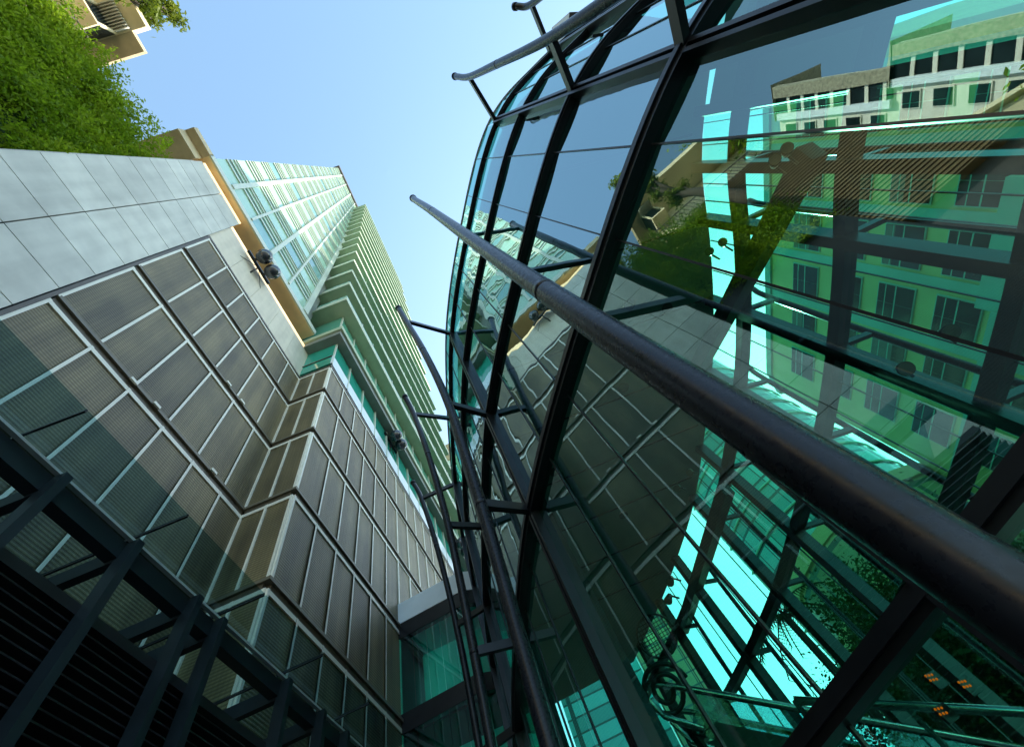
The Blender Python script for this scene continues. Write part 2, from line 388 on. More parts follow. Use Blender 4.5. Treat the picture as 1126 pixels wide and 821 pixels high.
for z in RZ[:6]:
    m = MB()
    m.box(XW - 0.12, XW + 0.03, ycols[0], YS, z - 0.13, z + 0.03); m.box(XW - 0.12, XW + 0.10, ycols[0], YS, z + 0.03, z + 0.13, 1)
    m.box(XW + 0.1, XP - 0.1, YS - 0.03, YS + 0.1, z - 0.13, z + 0.03); m.box(XW + 0.1, XP + 0.1, YS - 0.10, YS + 0.1, z + 0.03, z + 0.13, 1)
    m.box(XP - 0.12, XP + 0.03, YS + 0.1, YE if z < RZ[3] - 0.1 else 34, z - 0.13, z + 0.03); m.box(XP - 0.12, XP + 0.10, YS + 0.1, YE if z < RZ[3] - 0.1 else 34, z + 0.03, z + 0.13, 1)
    part('ledge_rail', m, [RAIL, RAILL], pod)
# small fixings on one rail
for y, z in ((3.2, RZ[3]), (5.6, RZ[3]), (2.4, RZ[3] - 0.05), (4.4, RZ[4]), (5.2, RZ[4])): m = MB(); m.box(XW + 0.1, XW + 0.15, y, y + 0.22, z + 0.05, z + 0.14); part('rail_bracket', m, WHITE, pod)
m = MB()
m.box(XW - 0.06, XW + 0.06, ycols[0] - 0.13, ycols[0] - 0.04, 0, RZ[6] + 0.15); m.box(XW - 0.06, XW + 0.06, ycols[0] - 0.04, YS, RZ[6] + 0.03, RZ[6] + 0.15)
m.box(XW + 0.06, XP + 0.06, YS - 0.06, YS + 0.06, RZ[6] + 0.03, RZ[6] + 0.15); m.box(XP - 0.06, XP + 0.06, YS + 0.06, 34, RZ[6] + 0.03, RZ[6] + 0.15)
part('edge_trim', m, RAIL, pod)
# stone slabs
zj = [0.0] + [H(8 * k) for k in (0.27, 0.45, 0.625, 0.80, 0.975, 1.15, 1.325, 1.50, 1.675, 1.85, 2.03, 2.205, 2.38, 2.56, 2.725, 2.87, 3.03, 3.205)]
m = MB()
for i in range(len(zj) - 1):
    for y0, y1 in ((-2.98, -1.505), (-1.475, 0.0)):
        m.box(XW - 0.12, XW + 0.12, y0, y1, zj[i] + 0.014, zj[i + 1] - 0.014)
m.box(-23.9, XW - 0.12, -3.10, -2.98, 0, H(25.4))
part('stone_wall', m, STONE, pod)
m = MB()
for k in range(5): m.box(XW - 0.12, XW + 0.02, 0.01 + k * 1.47, 0.01 + (k + 1) * 1.47 - 0.012, RZ[6] + 0.16, H(24.55))
part('stone_band', m, WARM, pod, 'cream stone band lit warm below the golden soffit')

# ------------------------------------------------------------------ tower
XT = -7.67; ZT = H(89.5)
tow = root('residential_tower', 'tall cyan glass tower with stacked green balconies rising above the podium', 'building', (-16, 8, 0))
m = MB(); m.box(-30, XT - 0.25, -3.0, 6.3, H(26.3), ZT); part('tower_core', m, SLABG, tow)
m = MB(); m.box(XW - 0.9, XT + 0.02, -3.15, 6.75, H(26.2), H(26.45)); part('soffit', m, GOLD, tow, 'golden metal soffit under the tower glass face')
m = MB(); m.box(XT - 0.02, XT + 0.10, -3.2, 6.75, H(26.24), H(26.75)); part('base_trim', m, TWHITE, tow)
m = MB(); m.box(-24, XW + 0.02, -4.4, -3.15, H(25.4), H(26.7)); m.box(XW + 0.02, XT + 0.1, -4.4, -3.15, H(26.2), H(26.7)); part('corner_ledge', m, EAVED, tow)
m = MB(); m.box(XW - 0.10, XW + 0.03, 0.02, 7.2, H(24.56), H(24.85)); m.box(XW + 0.0, XW + 0.125, -2.9, 0.0, H(25.68), H(25.93)); part('glowing_ledge', m, LEDGE_GLOW, tow)  # ledge strips with the warm glow put into the material, no lamp
FL = 3.78; nf = 17
def lean(y, z):
    k = (z - H(26.3)) / 63.0
    return y + (-0.035 * (y + 3.1) * 6) * k * 0.42 if y > -3.1 else y - 0.2 * k
bays = [-3.07, -1.66, 0.0, 1.85, 3.65, 5.45]
for i in range(nf):
    z0 = H(26.75) + i * (ZT - 1.2 - H(26.75)) / nf; hh = (ZT - 1.2 - H(26.75)) / nf
    m = MB()
    bands = [(0.0, 0.50, 0), (0.50, 0.56, 2), (0.58, 0.68, 1), (0.68, 0.72, 2), (0.74, 0.86, 0), (0.86, 0.90, 2), (0.91, 0.985, 0), (0.985, 1.0, 2)]
    for j in range(5):
        for a, c, k in bands:
            zz0, zz1 = z0 + a * hh, z0 + c * hh
            kk = k
            if k == 0 and a == 0.0 and (i * 7 + j * 3) % 5 in (1,): kk = 1
            dx = 0.07 if k == 2 else 0.0
            ya0, ya1 = lean(bays[j], zz0), lean(bays[j], zz1); yb0, yb1 = lean(bays[j + 1], zz0), lean(bays[j + 1], zz1)
            m.hexa([(XT - 0.2, ya0, zz0), (XT + dx, ya0, zz0), (XT + dx, yb0, zz0), (XT - 0.2, yb0, zz0)],
                   [(XT - 0.2, ya1, zz1), (XT + dx, ya1, zz1), (XT + dx, yb1, zz1), (XT - 0.2, yb1, zz1)], kk)
    part('glazed_storey', m, [TCYAN, TBLUE, TWHITE], tow)
for j, y in enumerate(bays[1:]):
    m = MB(); wd = 0.12 if j in (0, 2) else 0.07
    if j == 4: wd = 0.2
    za, zb = H(26.75), ZT - 1.2
    m.hexa([(XT - 0.1, lean(y, za) - wd, za), (XT + 0.16, lean(y, za) - wd, za), (XT + 0.16, lean(y, za) + wd, za), (XT - 0.1, lean(y, za) + wd, za)],
           [(XT - 0.1, lean(y, zb) - wd, zb), (XT + 0.16, lean(y, zb) - wd, zb), (XT + 0.16, lean(y, zb) + wd, zb), (XT - 0.1, lean(y, zb) + wd, zb)])
    part('mullion', m, TWHITE, tow)
m = MB(); m.box(-30, XT + 0.35, -3.4, 4.6, ZT - 1.2, ZT); part('crown', m, CROWN, tow, 'brown parapet crown along the top of the tower')
# lower two glazed levels on the projecting block
def level(name, z0, z1, y0, y1, xf, green, sill, posts=True):
    m = MB(); m.box(-20, xf, y0, y1, z0, z1)
    gl = part(name, m, green, tow)
    if sill > 0:
        s = MB(); s.box(xf, xf + 0.07, y0, y1, z0, z0 + sill); s.box(xf - 1.7, xf, y0 - 0.05, y0, z0 + sill - 0.06, z0 + sill, 1); part('sill_band', s, [SILLB, RAIL], gl)
    if posts:
        y = y0 + 0.02
        while y < y1: s = MB(); s.box(xf, xf + 0.1, y, y + 0.07, z0, z1); part('window_post', s, TWHITE, gl); y += 1.62
    return gl
level('glazed_storey', H(21.75), H(24.5), 7.25, 34, XP, TGREEN, 1.0)
m = MB(); m.box(-20, XP + 0.5, 6.75, 34.5, H(24.5), H(25.0)); m.box(-20, XP + 0.62, 6.65, 34.6, H(25.0), H(25.45), 1); part('floor_slab', m, [SLABG, OLIVE], tow)
level('glazed_storey', H(25.45), H(29.2), 7.1, 33.5, XP, TGREEN2, 1.2)
nb = 15
m0, m1 = H(29.2), H(84.5)
for i in range(nb):
    z0 = m0 + i * (m1 - m0) / nb; hh = (m1 - m0) / nb
    k = i / (nb - 1)
    y0 = 6.9 - 2.5 * k
    y1 = 32.0 - 12.5 * k ** 0.8
    s = MB(); s.box(-22, XP + 0.75, y0 - 0.75, y1, z0, z0 + 0.42); s.box(XP + 0.75, XP + 0.80, y0 - 0.8, y1 + 0.02, z0 - 0.05, z0 + 0.62, 1); s.box(XT, XP + 0.75, y0 - 0.80, y0 - 0.75, z0 - 0.05, z0 + 0.62, 1)
    sl = part('balcony_slab', s, [OLIVE, BALCR], tow)
    s = MB(); s.box(-22, XP - 0.25, y0, y1 - 0.6, z0 + 0.42, z0 + hh); part('balcony_glazing', s, TGREEN2, sl)
    s = MB(); s.box(XP + 0.66, XP + 0.69, y0 - 0.7, y1, z0 + 0.62, z0 + 1.35); s.box(XP - 1.3, XP + 0.66, y0 - 0.72, y0 - 0.69, z0 + 0.62, z0 + 1.35)
    part('balustrade', s, TGREEN2, sl)
    s = MB()
    y = y0 + 1.5
    while y < y1 - 1: s.box(XP - 0.25, XP - 0.17, y, y + 0.08, z0 + 0.42, z0 + hh); s.box(XP + 0.69, XP + 0.74, y, y + 0.06, z0 + 0.62, z0 + 1.45); y += 1.62
    part('railing_post', s, TWHITE, sl)
m = MB(); m.box(-22, XP + 0.75, 3.6, 19.5, m1, m1 + 0.5); part('roof_slab', m, OLIVE, tow)

# ------------------------------------------------------------------ globe lamps
GLOBE = basic('smoked_globe', (0.03, 0.035, 0.045), 0.06, var=0.3, spec=0.9)
def lamp_pair(p1, p2, wallx, label, r=0.38):
    t = root('wall_lamp', label, 'wall lamp', (wallx, (p1[1] + p2[1]) / 2, p1[2]), 'twin globe lamps on the building')
    s = MB(); mid = ((p1[0] + p2[0]) / 2 - 0.55, (p1[1] + p2[1]) / 2, p1[2] + 0.1)
    s.tube([(wallx, mid[1], mid[2] - 0.9), mid], 0.04, 8); s.tube([(wallx, mid[1] - 0.9, mid[2] - 0.9), mid], 0.015, 6); s.tube([(wallx, mid[1] + 0.9, mid[2] - 0.9), mid], 0.015, 6)
    s.bar((mid[0], p1[1] - 0.5, mid[2]), (mid[0], p2[1] + 0.5, mid[2]), 0.14, 0.10)
    part('bracket', s, STEEL, t)
    for p in (p1, p2):
        s = MB(); s.sphere(p, r); gl = part('lamp_globe', s, GLOBE, t)
        s = MB(); s.tube([(mid[0], p[1], mid[2]), (p[0], p[1], p[2] + r * 0.4)], 0.07, 8); s.tube([(p[0], p[1], p[2] + r * 0.86), (p[0], p[1], p[2] + r + 0.12)], [r * 0.5, r * 0.3], 12); part('lamp_cap', s, RAIL, gl)
lamp_pair((-7.25, 1.72, H(24.35)), (-7.25, 2.5, H(24.2)), XW, 'dark twin globe lamp under the golden soffit above the stone band')
lamp_pair((-5.75, 14.0, H(24.0)), (-5.75, 14.75, H(24.0)), XP, 'weathered twin globe lamp beside the white sill of the lower green windows')
lamp_pair((-5.55, 25.4, H(24.6)), (-5.55, 26.4, H(24.6)), XP, 'farthest twin globe lamp, seen small through the masts above the bridge', 0.4)

# ------------------------------------------------------------------ glass pavilion
def at(az, r, z): return (r * math.cos(rad(az)) * z, r * math.sin(rad(az)) * z, H(z))
NODES = [(-3.3, 20.4), (-3.35, 17.2), (-2.75, 14.2), (-2.0, 11.35), (-1.05, 8.45), (0.15, 5.35), (1.75, 2.5), (3.62, -0.10), (5.6, -1.2), (7.9, -2.0)]
NS = 12
FC = [Vector((p.x, p.y)) for p in catmull([(x, y, 0) for x, y in NODES], NS)]
KL = 0.022
def onrm(i):
    d = FC[min(i + 1, len(FC) - 1)] - FC[max(i - 1, 0)]
    n = Vector((d.y, -d.x)).normalized()
    return n if n.dot(Vector((-1, -0.7))) > 0 else -n
def F(i, z, out=0.0):
    n = onrm(i); p = FC[i] + n * (KL * (z - 5.2) + out); return Vector((p.x, p.y, H(z)))
ZR = [0.92, 5.2, 8.35, 11.45, 13.97, 15.3]
pav = root('glass_pavilion', 'curved green glass pavilion with black steel ribs and outrigger masts on the right', 'glass building', (3, 5, 0))
# ring beams (each a steel section with a pressure cap)
for k, z in enumerate(ZR[:5]):
    m = MB(); hh = 0.12 if k else 0.07
    o0, o1 = ((0, 0), (-0.07, 0.13), (-0.05, 0.09), (-0.035, 0.06), (-0.045, 0.06))[k]
    if k > 1: hh = 0.08
    if k == 0: o0, o1 = -0.08, 0.10
    for i in range(len(FC) - 1):
        m.hexa([F(i, z - hh, o1), F(i + 1, z - hh, o1), F(i + 1, z - hh, o0), F(i, z - hh, o0)],
               [F(i, z + hh, o1), F(i + 1, z + hh, o1), F(i + 1, z + hh, o0), F(i, z + hh, o0)])
        m.hexa([F(i, z - hh * 0.35, o1 + 0.035), F(i + 1, z - hh * 0.35, o1 + 0.035), F(i + 1, z - hh * 0.35, o1), F(i, z - hh * 0.35, o1)],
               [F(i, z + hh * 0.35, o1 + 0.035), F(i + 1, z + hh * 0.35, o1 + 0.035), F(i + 1, z + hh * 0.35, o1), F(i, z + hh * 0.35, o1)])
    part('ring_beam', m, STEEL, pav)
# vertical mullions
for k in range(len(NODES)):
    i = k * NS; m = MB()
    t = (FC[min(i + 1, len(FC) - 1)] - FC[max(i - 1, 0)]).normalized(); T = Vector((t.x, t.y, 0)); nn = onrm(i); n = Vector((nn.x, nn.y, 0))
    for off, ww, o0, o1 in ((-0.055, 0.055, -0.16, 0.13), (0.055, 0.055, -0.16, 0.13), (0, 0.16, -0.22, -0.165)):
        a, c = F(i, -1.6), F(i, 13.97)
        f = lambda P: [P + T * (off - ww / 2) + n * o0, P + T * (off + ww / 2) + n * o0, P + T * (off + ww / 2) + n * o1, P + T * (off - ww / 2) + n * o1]
        m.hexa(f(a), f(c))
    part('mullion', m, STEEL, pav)
# panes
cuts = []
for k in range(len(NODES) - 1): cuts.append([k * NS, k * NS + NS // 3, k * NS + 2 * NS // 3, (k + 1) * NS])
def pane(name, A, B, z0, z1, fn, glassm, parent, th=0.024, gap=0.012):
    a0, b0, a1, b1 = fn(A, z0), fn(B, z0), fn(A, z1), fn(B, z1)
    d = (b0 - a0).normalized() * gap
    a0 = a0 + d; b0 = b0 - d; a1 = a1 + d; b1 = b1 - d
    nn = (b0 - a0).cross(a1 - a0).normalized() * th
    m = MB(); m.v = [tuple(p) for p in (a0, b0, b1, a1, a0 + nn, b0 + nn, b1 + nn, a1 + nn)]
    m.face([0, 1, 2, 3], 0)
    m.face([7, 6, 5, 4], 1)
    for q in ((0, 4, 5, 1), (1, 5, 6, 2), (2, 6, 7, 3), (3, 7, 4, 0)): m.face(list(q), 1)
    return part(name, m, [glassm, BACK], parent)
for k, c in enumerate(cuts):
    pane('glass_pane', c[0], c[3], -1.55, ZR[0], F, GLASS, pav)
    for b_ in range(5):
        if k == 0 and b_ == 0: pass
        if k in (0, 1, 8):
            pane('glass_pane', c[0], c[3], ZR[b_], ZR[b_ + 1], F, (GLASSN if k == 8 else GLASSU) if b_ else GLASS, pav)
        else:
            for j in range(3): pane('glass_pane', c[j], c[j + 1], ZR[b_], ZR[b_ + 1], F, GLASSU if b_ else GLASS, pav)
m = MB()
for k, c in enumerate(cuts):
    for j in (1, 2):
        i = c[j]; nn = onrm(i)
        m.bar(F(i, -1.5, 0.0), F(i, 15.3, 0.0), 0.022, 0.03, (nn.x, nn.y, 0))
part('glazing_joint', m, STEEL, pav)
m = MB()
for i in range(len(FC) - 1):
    m.hexa([F(i, 15.3, 0.03), F(i + 1, 15.3, 0.03), F(i + 1, 15.3, -0.03), F(i, 15.3, -0.03)], [F(i, 15.35, 0.03), F(i + 1, 15.35, 0.03), F(i + 1, 15.35, -0.03), F(i, 15.35, -0.03)])
part('parapet_cap', m, GREYBOX, pav)
# masts with their struts
def mast(ctrl, r, struts, tip=True):
    pts = [Vector((x, y, H(z))) for x, y, z in ctrl]
    cv = catmull([tuple(p) for p in pts], 8)
    m = MB(); m.tube(cv, r, 20)
    if tip: m.tube([cv[-1], cv[-1] + (cv[-1] - cv[-2]).normalized() * 0.10], r * 1.18, 20)
    for k_ in (len(cv) // 3, 2 * len(cv) // 3):
        d = (cv[k_ + 1] - cv[k_]).normalized(); m.tube([cv[k_] - d * 0.05, cv[k_] + d * 0.05], r * 1.02, 20)
    mo = part('mast', m, MAST, pav)
    for node, z in struts:
        q = min(cv, key=lambda p: abs(p.z - H(z)))
        for j in range(len(cv) - 1):
            if cv[j].z <= H(z) <= cv[j + 1].z:
                t = (H(z) - cv[j].z) / (cv[j + 1].z - cv[j].z); q = cv[j].lerp(cv[j + 1], t)
        a = F(node * NS, z, 0.05)
        s = MB(); d = (a - q).normalized(); s.bar(q + d * r * 0.6, a, 0.10, 0.17)
        part('strut', s, STEEL, mo)
SZ = (5.2, 8.35, 13.97)
mast([(-0.60, 4.85, -1.6), (-0.61, 4.80, 2), (-0.61, 4.78, 5.2), (-0.68, 4.63, 8.35), (-0.95, 4.42, 11.4), (-1.28, 4.26, 13.97), (-1.45, 4.15, 15.3)], 0.092, [(5, z) for z in SZ])
mast([(-1.95, 8.2, -1.6), (-1.95, 8.2, 2), (-1.94, 8.14, 5.2), (-1.95, 7.87, 8.35), (-2.15, 7.7, 11.4), (-2.43, 7.59, 13.97), (-2.62, 7.4, 15.1)], 0.092, [(4, z) for z in SZ])
mast([(-3.05, 11.7, -1.6), (-3.05, 11.7, 2), (-3.05, 11.65, 5.2), (-3.12, 11.55, 8.35), (-3.35, 11.4, 11.4), (-3.68, 11.3, 13.97), (-3.9, 11.15, 14.9)], 0.092, [(3, z) for z in SZ])
mast([(0.90, 1.13, -1.6), (0.88, 1.14, 0.3), (0.83, 1.16, 2.2), (0.79, 1.19, 5.2), (0.71, 1.14, 8.35), (0.60, 1.05, 11.4), (0.49, 0.99, 13.97), (0.45, 0.95, 15.0)], 0.096, [(6, z) for z in SZ])
mast([(3.5, -0.95, -1.6), (3.5, -0.95, 2), (3.46, -0.97, 5.2), (3.35, -1.05, 8.35), (3.2, -1.28, 11.4), (3.06, -1.50, 13.97), (2.98, -1.77, 15.4)], 0.085, [(7, z) for z in SZ])
mast([(5.45, -2.2, -1.6), (5.45, -2.2, 2), (5.45, -2.2, 5.2), (5.4, -2.3, 8.35), (5.33, -2.45, 11.4), (5.25, -2.58, 13.97), (5.05, -2.75, 14.6)], 0.085, [(8, z) for z in SZ])
# rear facade
RP = [(7.9, -2.0), (7.25, -0.3), (6.75, 1.8), (6.80, 3.8), (6.75, 5.75), (6.55, 7.6), (6.05, 10.0), (5.45, 12.5), (4.5, 14.9), (3.4, 17.2), (1.6, 20.4)]
RC = [Vector((p.x, p.y)) for p in catmull([(x, y, 0) for x, y in RP], 10)]
def rear_at(az):
    best = min(range(len(RC)), key=lambda i: abs(math.degrees(math.atan2(RC[i].y, RC[i].x)) - az)); return best
def rn(i):
    d = RC[min(i + 1, len(RC) - 1)] - RC[max(i - 1, 0)]; n = Vector((d.y, -d.x)).normalized()
    return n if n.x > 0 else -n
def Rr(i, z, out=0.0): p = RC[i] + rn(i) * out; return Vector((p.x, p.y, H(z)))
ZRR = [0.9, 3.5, 5.88, 8.35, 9.5]
for z in ZRR[:4]:
    m = MB()
    for i in range(len(RC) - 1):
        m.hexa([Rr(i, z - 0.11, 0.1), Rr(i + 1, z - 0.11, 0.1), Rr(i + 1, z - 0.11, -0.16), Rr(i, z - 0.11, -0.16)],
               [Rr(i, z + 0.11, 0.1), Rr(i + 1, z + 0.11, 0.1), Rr(i + 1, z + 0.11, -0.16), Rr(i, z + 0.11, -0.16)])
    part('ring_beam', m, STEEL, pav)
RAZ = [-2, 8, 16, 25.5, 38, 49, 59.5, 65.5, 73, 78.5, 83]
ridx = [0] + [rear_at(a) for a in RAZ[1:]] + [len(RC) - 1]
for i in ridx[1:-1]:
    n = rn(i); m = MB()
    m.bar(Rr(i, -1.6, -0.12), Rr(i, 9.5, -0.12), 0.20, 0.30, (n.x, n.y, 0)); part('mullion', m, STEEL, pav)
    cv = catmull([tuple(Rr(i, -1.6, 0.75)), tuple(Rr(i, 4, 0.75)), tuple(Rr(i, 8.35, 0.85)), tuple(Rr(i, 9.3, 1.0))], 6)
    m = MB(); m.tube(cv, 0.07, 10); mo = part('mast', m, MAST, pav)
    for z in (3.5, 5.88, 8.35):
        s = MB(); s.bar(Rr(i, z, 0.1), Rr(i, z, 0.78), 0.09, 0.12); part('strut', s, STEEL, mo)
for a, c in zip(ridx[:-1], ridx[1:]):
    if c <= a: continue
    for b_ in range(4):
        if c <= ridx[1] and b_ >= 2:
            m = MB(); q0, q1, q2, q3 = Rr(a, ZRR[b_] + .12), Rr(c, ZRR[b_] + .12), Rr(c, ZRR[b_ + 1] - .12), Rr(a, ZRR[b_ + 1] - .12); n3 = Vector((rn(a).x, rn(a).y, 0)) * 0.06
            m.hexa([q0, q1, q1 + n3, q0 + n3], [q3, q2, q2 + n3, q3 + n3]); part('spandrel_panel', m, DARKBOX, pav); continue
        pane('facade_pane', a, c, ZRR[b_], ZRR[b_ + 1], lambda i, z: Rr(i, z), GLASSR, pav)
m = MB()
for a, c in zip(ridx[:-1], ridx[1:]):
    if c - a < 3: continue
    for q in (a + (c - a) // 3, a + 2 * (c - a) // 3):
        n = rn(q); m.bar(Rr(q, -1.6, 0.02), Rr(q, 9.5, 0.02), 0.018, 0.03, (n.x, n.y, 0))
part('glazing_joint', m, STEEL, pav)
# ceiling, upper storey and roof
inner = [Vector((p.x, p.y)) - onrm(i) * 0.13 for i, p in enumerate(FC)]
outl = [(p.x, p.y) for p in inner[:8 * NS + 1:3]] + [(p.x, p.y) for p in RC[9::3]]
m = MB(); m.prism(outl, H(9.5), H(9.75)); part('ceiling', m, CEIL, pav)
m = MB()
for y in range(-1, 17, 2):
    xs = [p.x for p in inner if abs(p.y - y) < 0.6]; xr = [p.x for p in RC if abs(p.y - y) < 0.9]
    if xs and xr: m.bar((min(xs) + 0.3, y, H(9.49)), (min(xr) - 0.2, y + 0.3, H(9.49)), 0.05, 0.02)
part('ceiling_joint', m, STEEL, pav)
for (x, y) in ((2.6, 4.2), (4.4, 4.6), (1.9, 6.4), (3.8, 6.9), (1.2, 8.7), (3.4, 9.3), (0.7, 11), (2.9, 11.6), (5.4, 5.1)):
    m = MB(); m.tube([(x, y, H(9.46)), (x, y, H(9.50))], 0.15, 16); part('downlight', m, DARKBOX, pav)
m = MB()
for i in range(8 * NS):
    p, q = inner[i], inner[i + 1]; p2, q2 = p - onrm(i) * 0.08, q - onrm(i + 1) * 0.08
    m.hexa([(p.x, p.y, H(9.75)), (q.x, q.y, H(9.75)), (q2.x, q2.y, H(9.75)), (p2.x, p2.y, H(9.75))], [(p.x, p.y, H(14.6)), (q.x, q.y, H(14.6)), (q2.x, q2.y, H(14.6)), (p2.x, p2.y, H(14.6))])
part('backing_wall', m, BACKW, pav)
m = MB(); m.prism(outl, H(13.6), H(13.85)); part('roof', m, DARKBOX, pav)
# braces
for A, B in ((at(15, 1.06, 6.0), at(50, 1.0, 9.3)), (at(62, 1.5, 7.6), at(78, 2.1, 8.6))):
    m = MB(); m.bar(A, B, 0.30, 0.36); part('diagonal_brace', m, STEEL, pav)
FLOOD = basic('lamp_lens', (0.30, 0.20, 0.16), 0.2)
for az, r, z in ((29, 0.86, 7.2), (31, 0.83, 7.4), (14.5, 0.98, 5.6), (16, 0.95, 5.8), (64, 1.3, 7.0), (67, 1.32, 7.0), (33, 1.95, 3.0), (38, 1.85, 3.1), (76, 1.75, 5.2), (77.5, 1.85, 5.0)):
    x, y, zz = at(az, r, z); m = MB(); m.tube([(x + 0.12, y + 0.12, zz + 0.15), (x, y, zz)], [0.05, 0.085], 14); m.tube([(x + 0.12, y + 0.12, zz + 0.15), (x + 0.3, y + 0.3, zz + 0.12)], 0.02, 6)
    fo = part('floodlight', m, STEEL, pav); m = MB(); m.tube([(x, y, zz), (x - 0.008, y - 0.008, zz - 0.012)], 0.078, 14); part('lens', m, FLOOD, fo)

# escalator inside the pavilion
esc = root('escalator', 'steel escalator with glass sides and tubular handrails inside the glass pavilion', 'escalator', (2, 7, 0))
A, B = Vector((1.15, 7.4, H(2.55))), Vector((4.2, 6.6, H(0.2)))
side = Vector((B - A)).cross(Vector((0, 0, 1))).normalized()
for sgn in (-0.55, 0.55):
    a, c = A + side * sgn, B + side * sgn
    m = MB(); m.bar(a - Vector((0, 0, 0.55)), c - Vector((0, 0, 0.55)), 0.16, 0.55); tr_ = part('truss_side', m, DARKBOX, esc)
    m = MB(); m.bar(a - Vector((0, 0, 0.1)), c - Vector((0, 0, 0.1)), 0.015, 0.5); part('glass_balustrade', m, [GLASSC], esc)
    m = MB(); dd = (c - a).normalized(); e0 = a - dd * 0.45
    m.tube([a - Vector((0, 0, 0.32)), e0 - Vector((0, 0, 0.26)), e0 - dd * 0.16 - Vector((0, 0, 0.05)), e0 + Vector((0, 0, 0.15)), a + Vector((0, 0, 0.18)), c + Vector((0, 0, 0.18))], 0.04, 12); part('handrail', m, STAIN, esc)
m = MB()
for k in range(18):
    p = A.lerp(B, k / 18.0) - Vector((0, 0, 0.55)); m.bar(p - side * 0.47, p + side * 0.47, 0.22, 0.14)
part('step_band', m, DARKBOX, esc)
gr = root('guard_rail', 'bright steel guard rail crossing the lower right corner behind the glass', 'railing', (4, 5, 0))
m = MB(); pa, pb = Vector(at(72.5, 3.45, 1.55)), Vector(at(58, 7.5, 0.75)); m.tube([pa, pb, pb + (pb - pa) * 0.4], 0.035, 12); part('top_rail', m, STAIN, gr)
for t in (0.0, 0.5, 1.0):
    p = pa.lerp(pb, t); m = MB(); m.tube([p, (p.x, p.y, 0)], 0.025, 8); part('post', m, STAIN, gr)

ou = root('scroll_ornament', 'dark spiral scroll ornament standing beside the escalator head behind the glass', 'ornament', (0.9, 6.9, H(2.7)))
def facing(c):
    c = Vector(c); d = (Vector((0, 0, CAMZ)) - c).normalized(); a = d.cross(Vector((0, 0, 1))).normalized(); return c, a, a.cross(d)
c, a, b2 = facing(at(83.2, 2.5, 2.8)); m = MB()
m.tube([c + (a * math.cos(t_) + b2 * math.sin(t_)) * (0.03 + 0.30 * t_ / 15.7) for t_ in [q * 0.28 for q in range(57)]], 0.035, 8); part('spiral', m, STEEL, ou)
m = MB(); m.bar(c - b2 * 0.3, c - b2 * 1.2 - a * 0.2, 0.08, 0.08); part('stem', m, STEEL, ou)
ol = root('disc_lantern', 'round wire lattice lantern disc hanging above the scroll ornament behind the glass', 'lantern', (1.1, 6.9, H(3.4)))
c, a, b2 = facing(at(81.0, 2.03, 3.45)); m = MB()
m.tube([c + (a * math.cos(q * 0.2618) + b2 * math.sin(q * 0.2618)) * 0.28 for q in range(25)], 0.018, 8); part('rim', m, STEEL, ol)
m = MB()
for q in range(-5, 6):
    h_ = math.sqrt(max(0, 0.27 ** 2 - (q * 0.05) ** 2)); m.tube([c + a * q * 0.05 - b2 * h_, c + a * q * 0.05 + b2 * h_], 0.006, 5); m.tube([c + b2 * q * 0.05 - a * h_, c + b2 * q * 0.05 + a * h_], 0.006, 5)
part('lattice', m, STEEL, ol)
m = MB(); m.tube([c + b2 * 0.28, (c + b2 * 0.28).lerp(Vector((c.x, c.y, H(9.5))), 1.0)], 0.012, 6); part('hanger', m, STEEL, ol)
# link bridge between podium and pavilion
br = root('link_bridge', 'enclosed glass link bridge with white fascia joining the podium to the pavilion', 'bridge', (-4.5, 15.4, 0))
PL = [(-6.36, 15.06), (-3.55, 14.78), (-2.0, 15.6)]
def strip(z0, z1, o0, o1, mi=0):
    m = MB()
    for (x0, y0), (x1, y1) in zip(PL[:-1], PL[1:]):
        m.hexa([(x0, y0 - o1, z0), (x1, y1 - o1, z0), (x1, y1 - o0, z0), (x0, y0 - o0, z0)], [(x0, y0 - o1, z1), (x1, y1 - o1, z1), (x1, y1 - o0, z1), (x0, y0 - o0, z1)], mi)
    return m
part('fascia', strip(H(11.95), H(12.85), -2.6, 0.06), SILLB, br)
for z0, z1 in ((11.35, 11.94), (8.15, 8.72), (3.6, 4.1)): part('edge_beam', strip(H(z0), H(z1), -0.2, 0.04), STEEL, br)
for z0, z1 in ((8.72, 11.35), (4.1, 8.15)):
    for (x0, y0), (x1, y1) in zip(PL[:-1], PL[1:]):
        n = 5 if x0 < -4 else 3
        for k in range(n):
            xa, ya = x0 + (x1 - x0) * k / n, y0 + (y1 - y0) * k / n; xb, yb = x0 + (x1 - x0) * (k + 1) / n, y0 + (y1 - y0) * (k + 1) / n
            m = MB(); m.hexa([(xa + .01, ya - 0.02, H(z0)), (xb - .01, yb - 0.02, H(z0)), (xb - .01, yb, H(z0)), (xa + .01, ya, H(z0))], [(xa + .01, ya - 0.02, H(z1)), (xb - .01, yb - 0.02, H(z1)), (xb - .01, yb, H(z1)), (xa + .01, ya, H(z1))], 1)
            m.mi[2] = 0; part('glass_pane', m, [GLASSB, BACK], br)
m = MB(); m.box(-6.3, -2.2, 17.3, 17.5, H(4.1), H(11.9)); part('back_wall', m, FROST, br)
m = MB(); m.box(-6.3, -2.1, 15.3, 17.3, H(8.2), H(8.6)); m.box(-6.3, -2.1, 15.3, 17.3, H(3.6), H(4.0)); part('deck', m, DARKBOX, br)

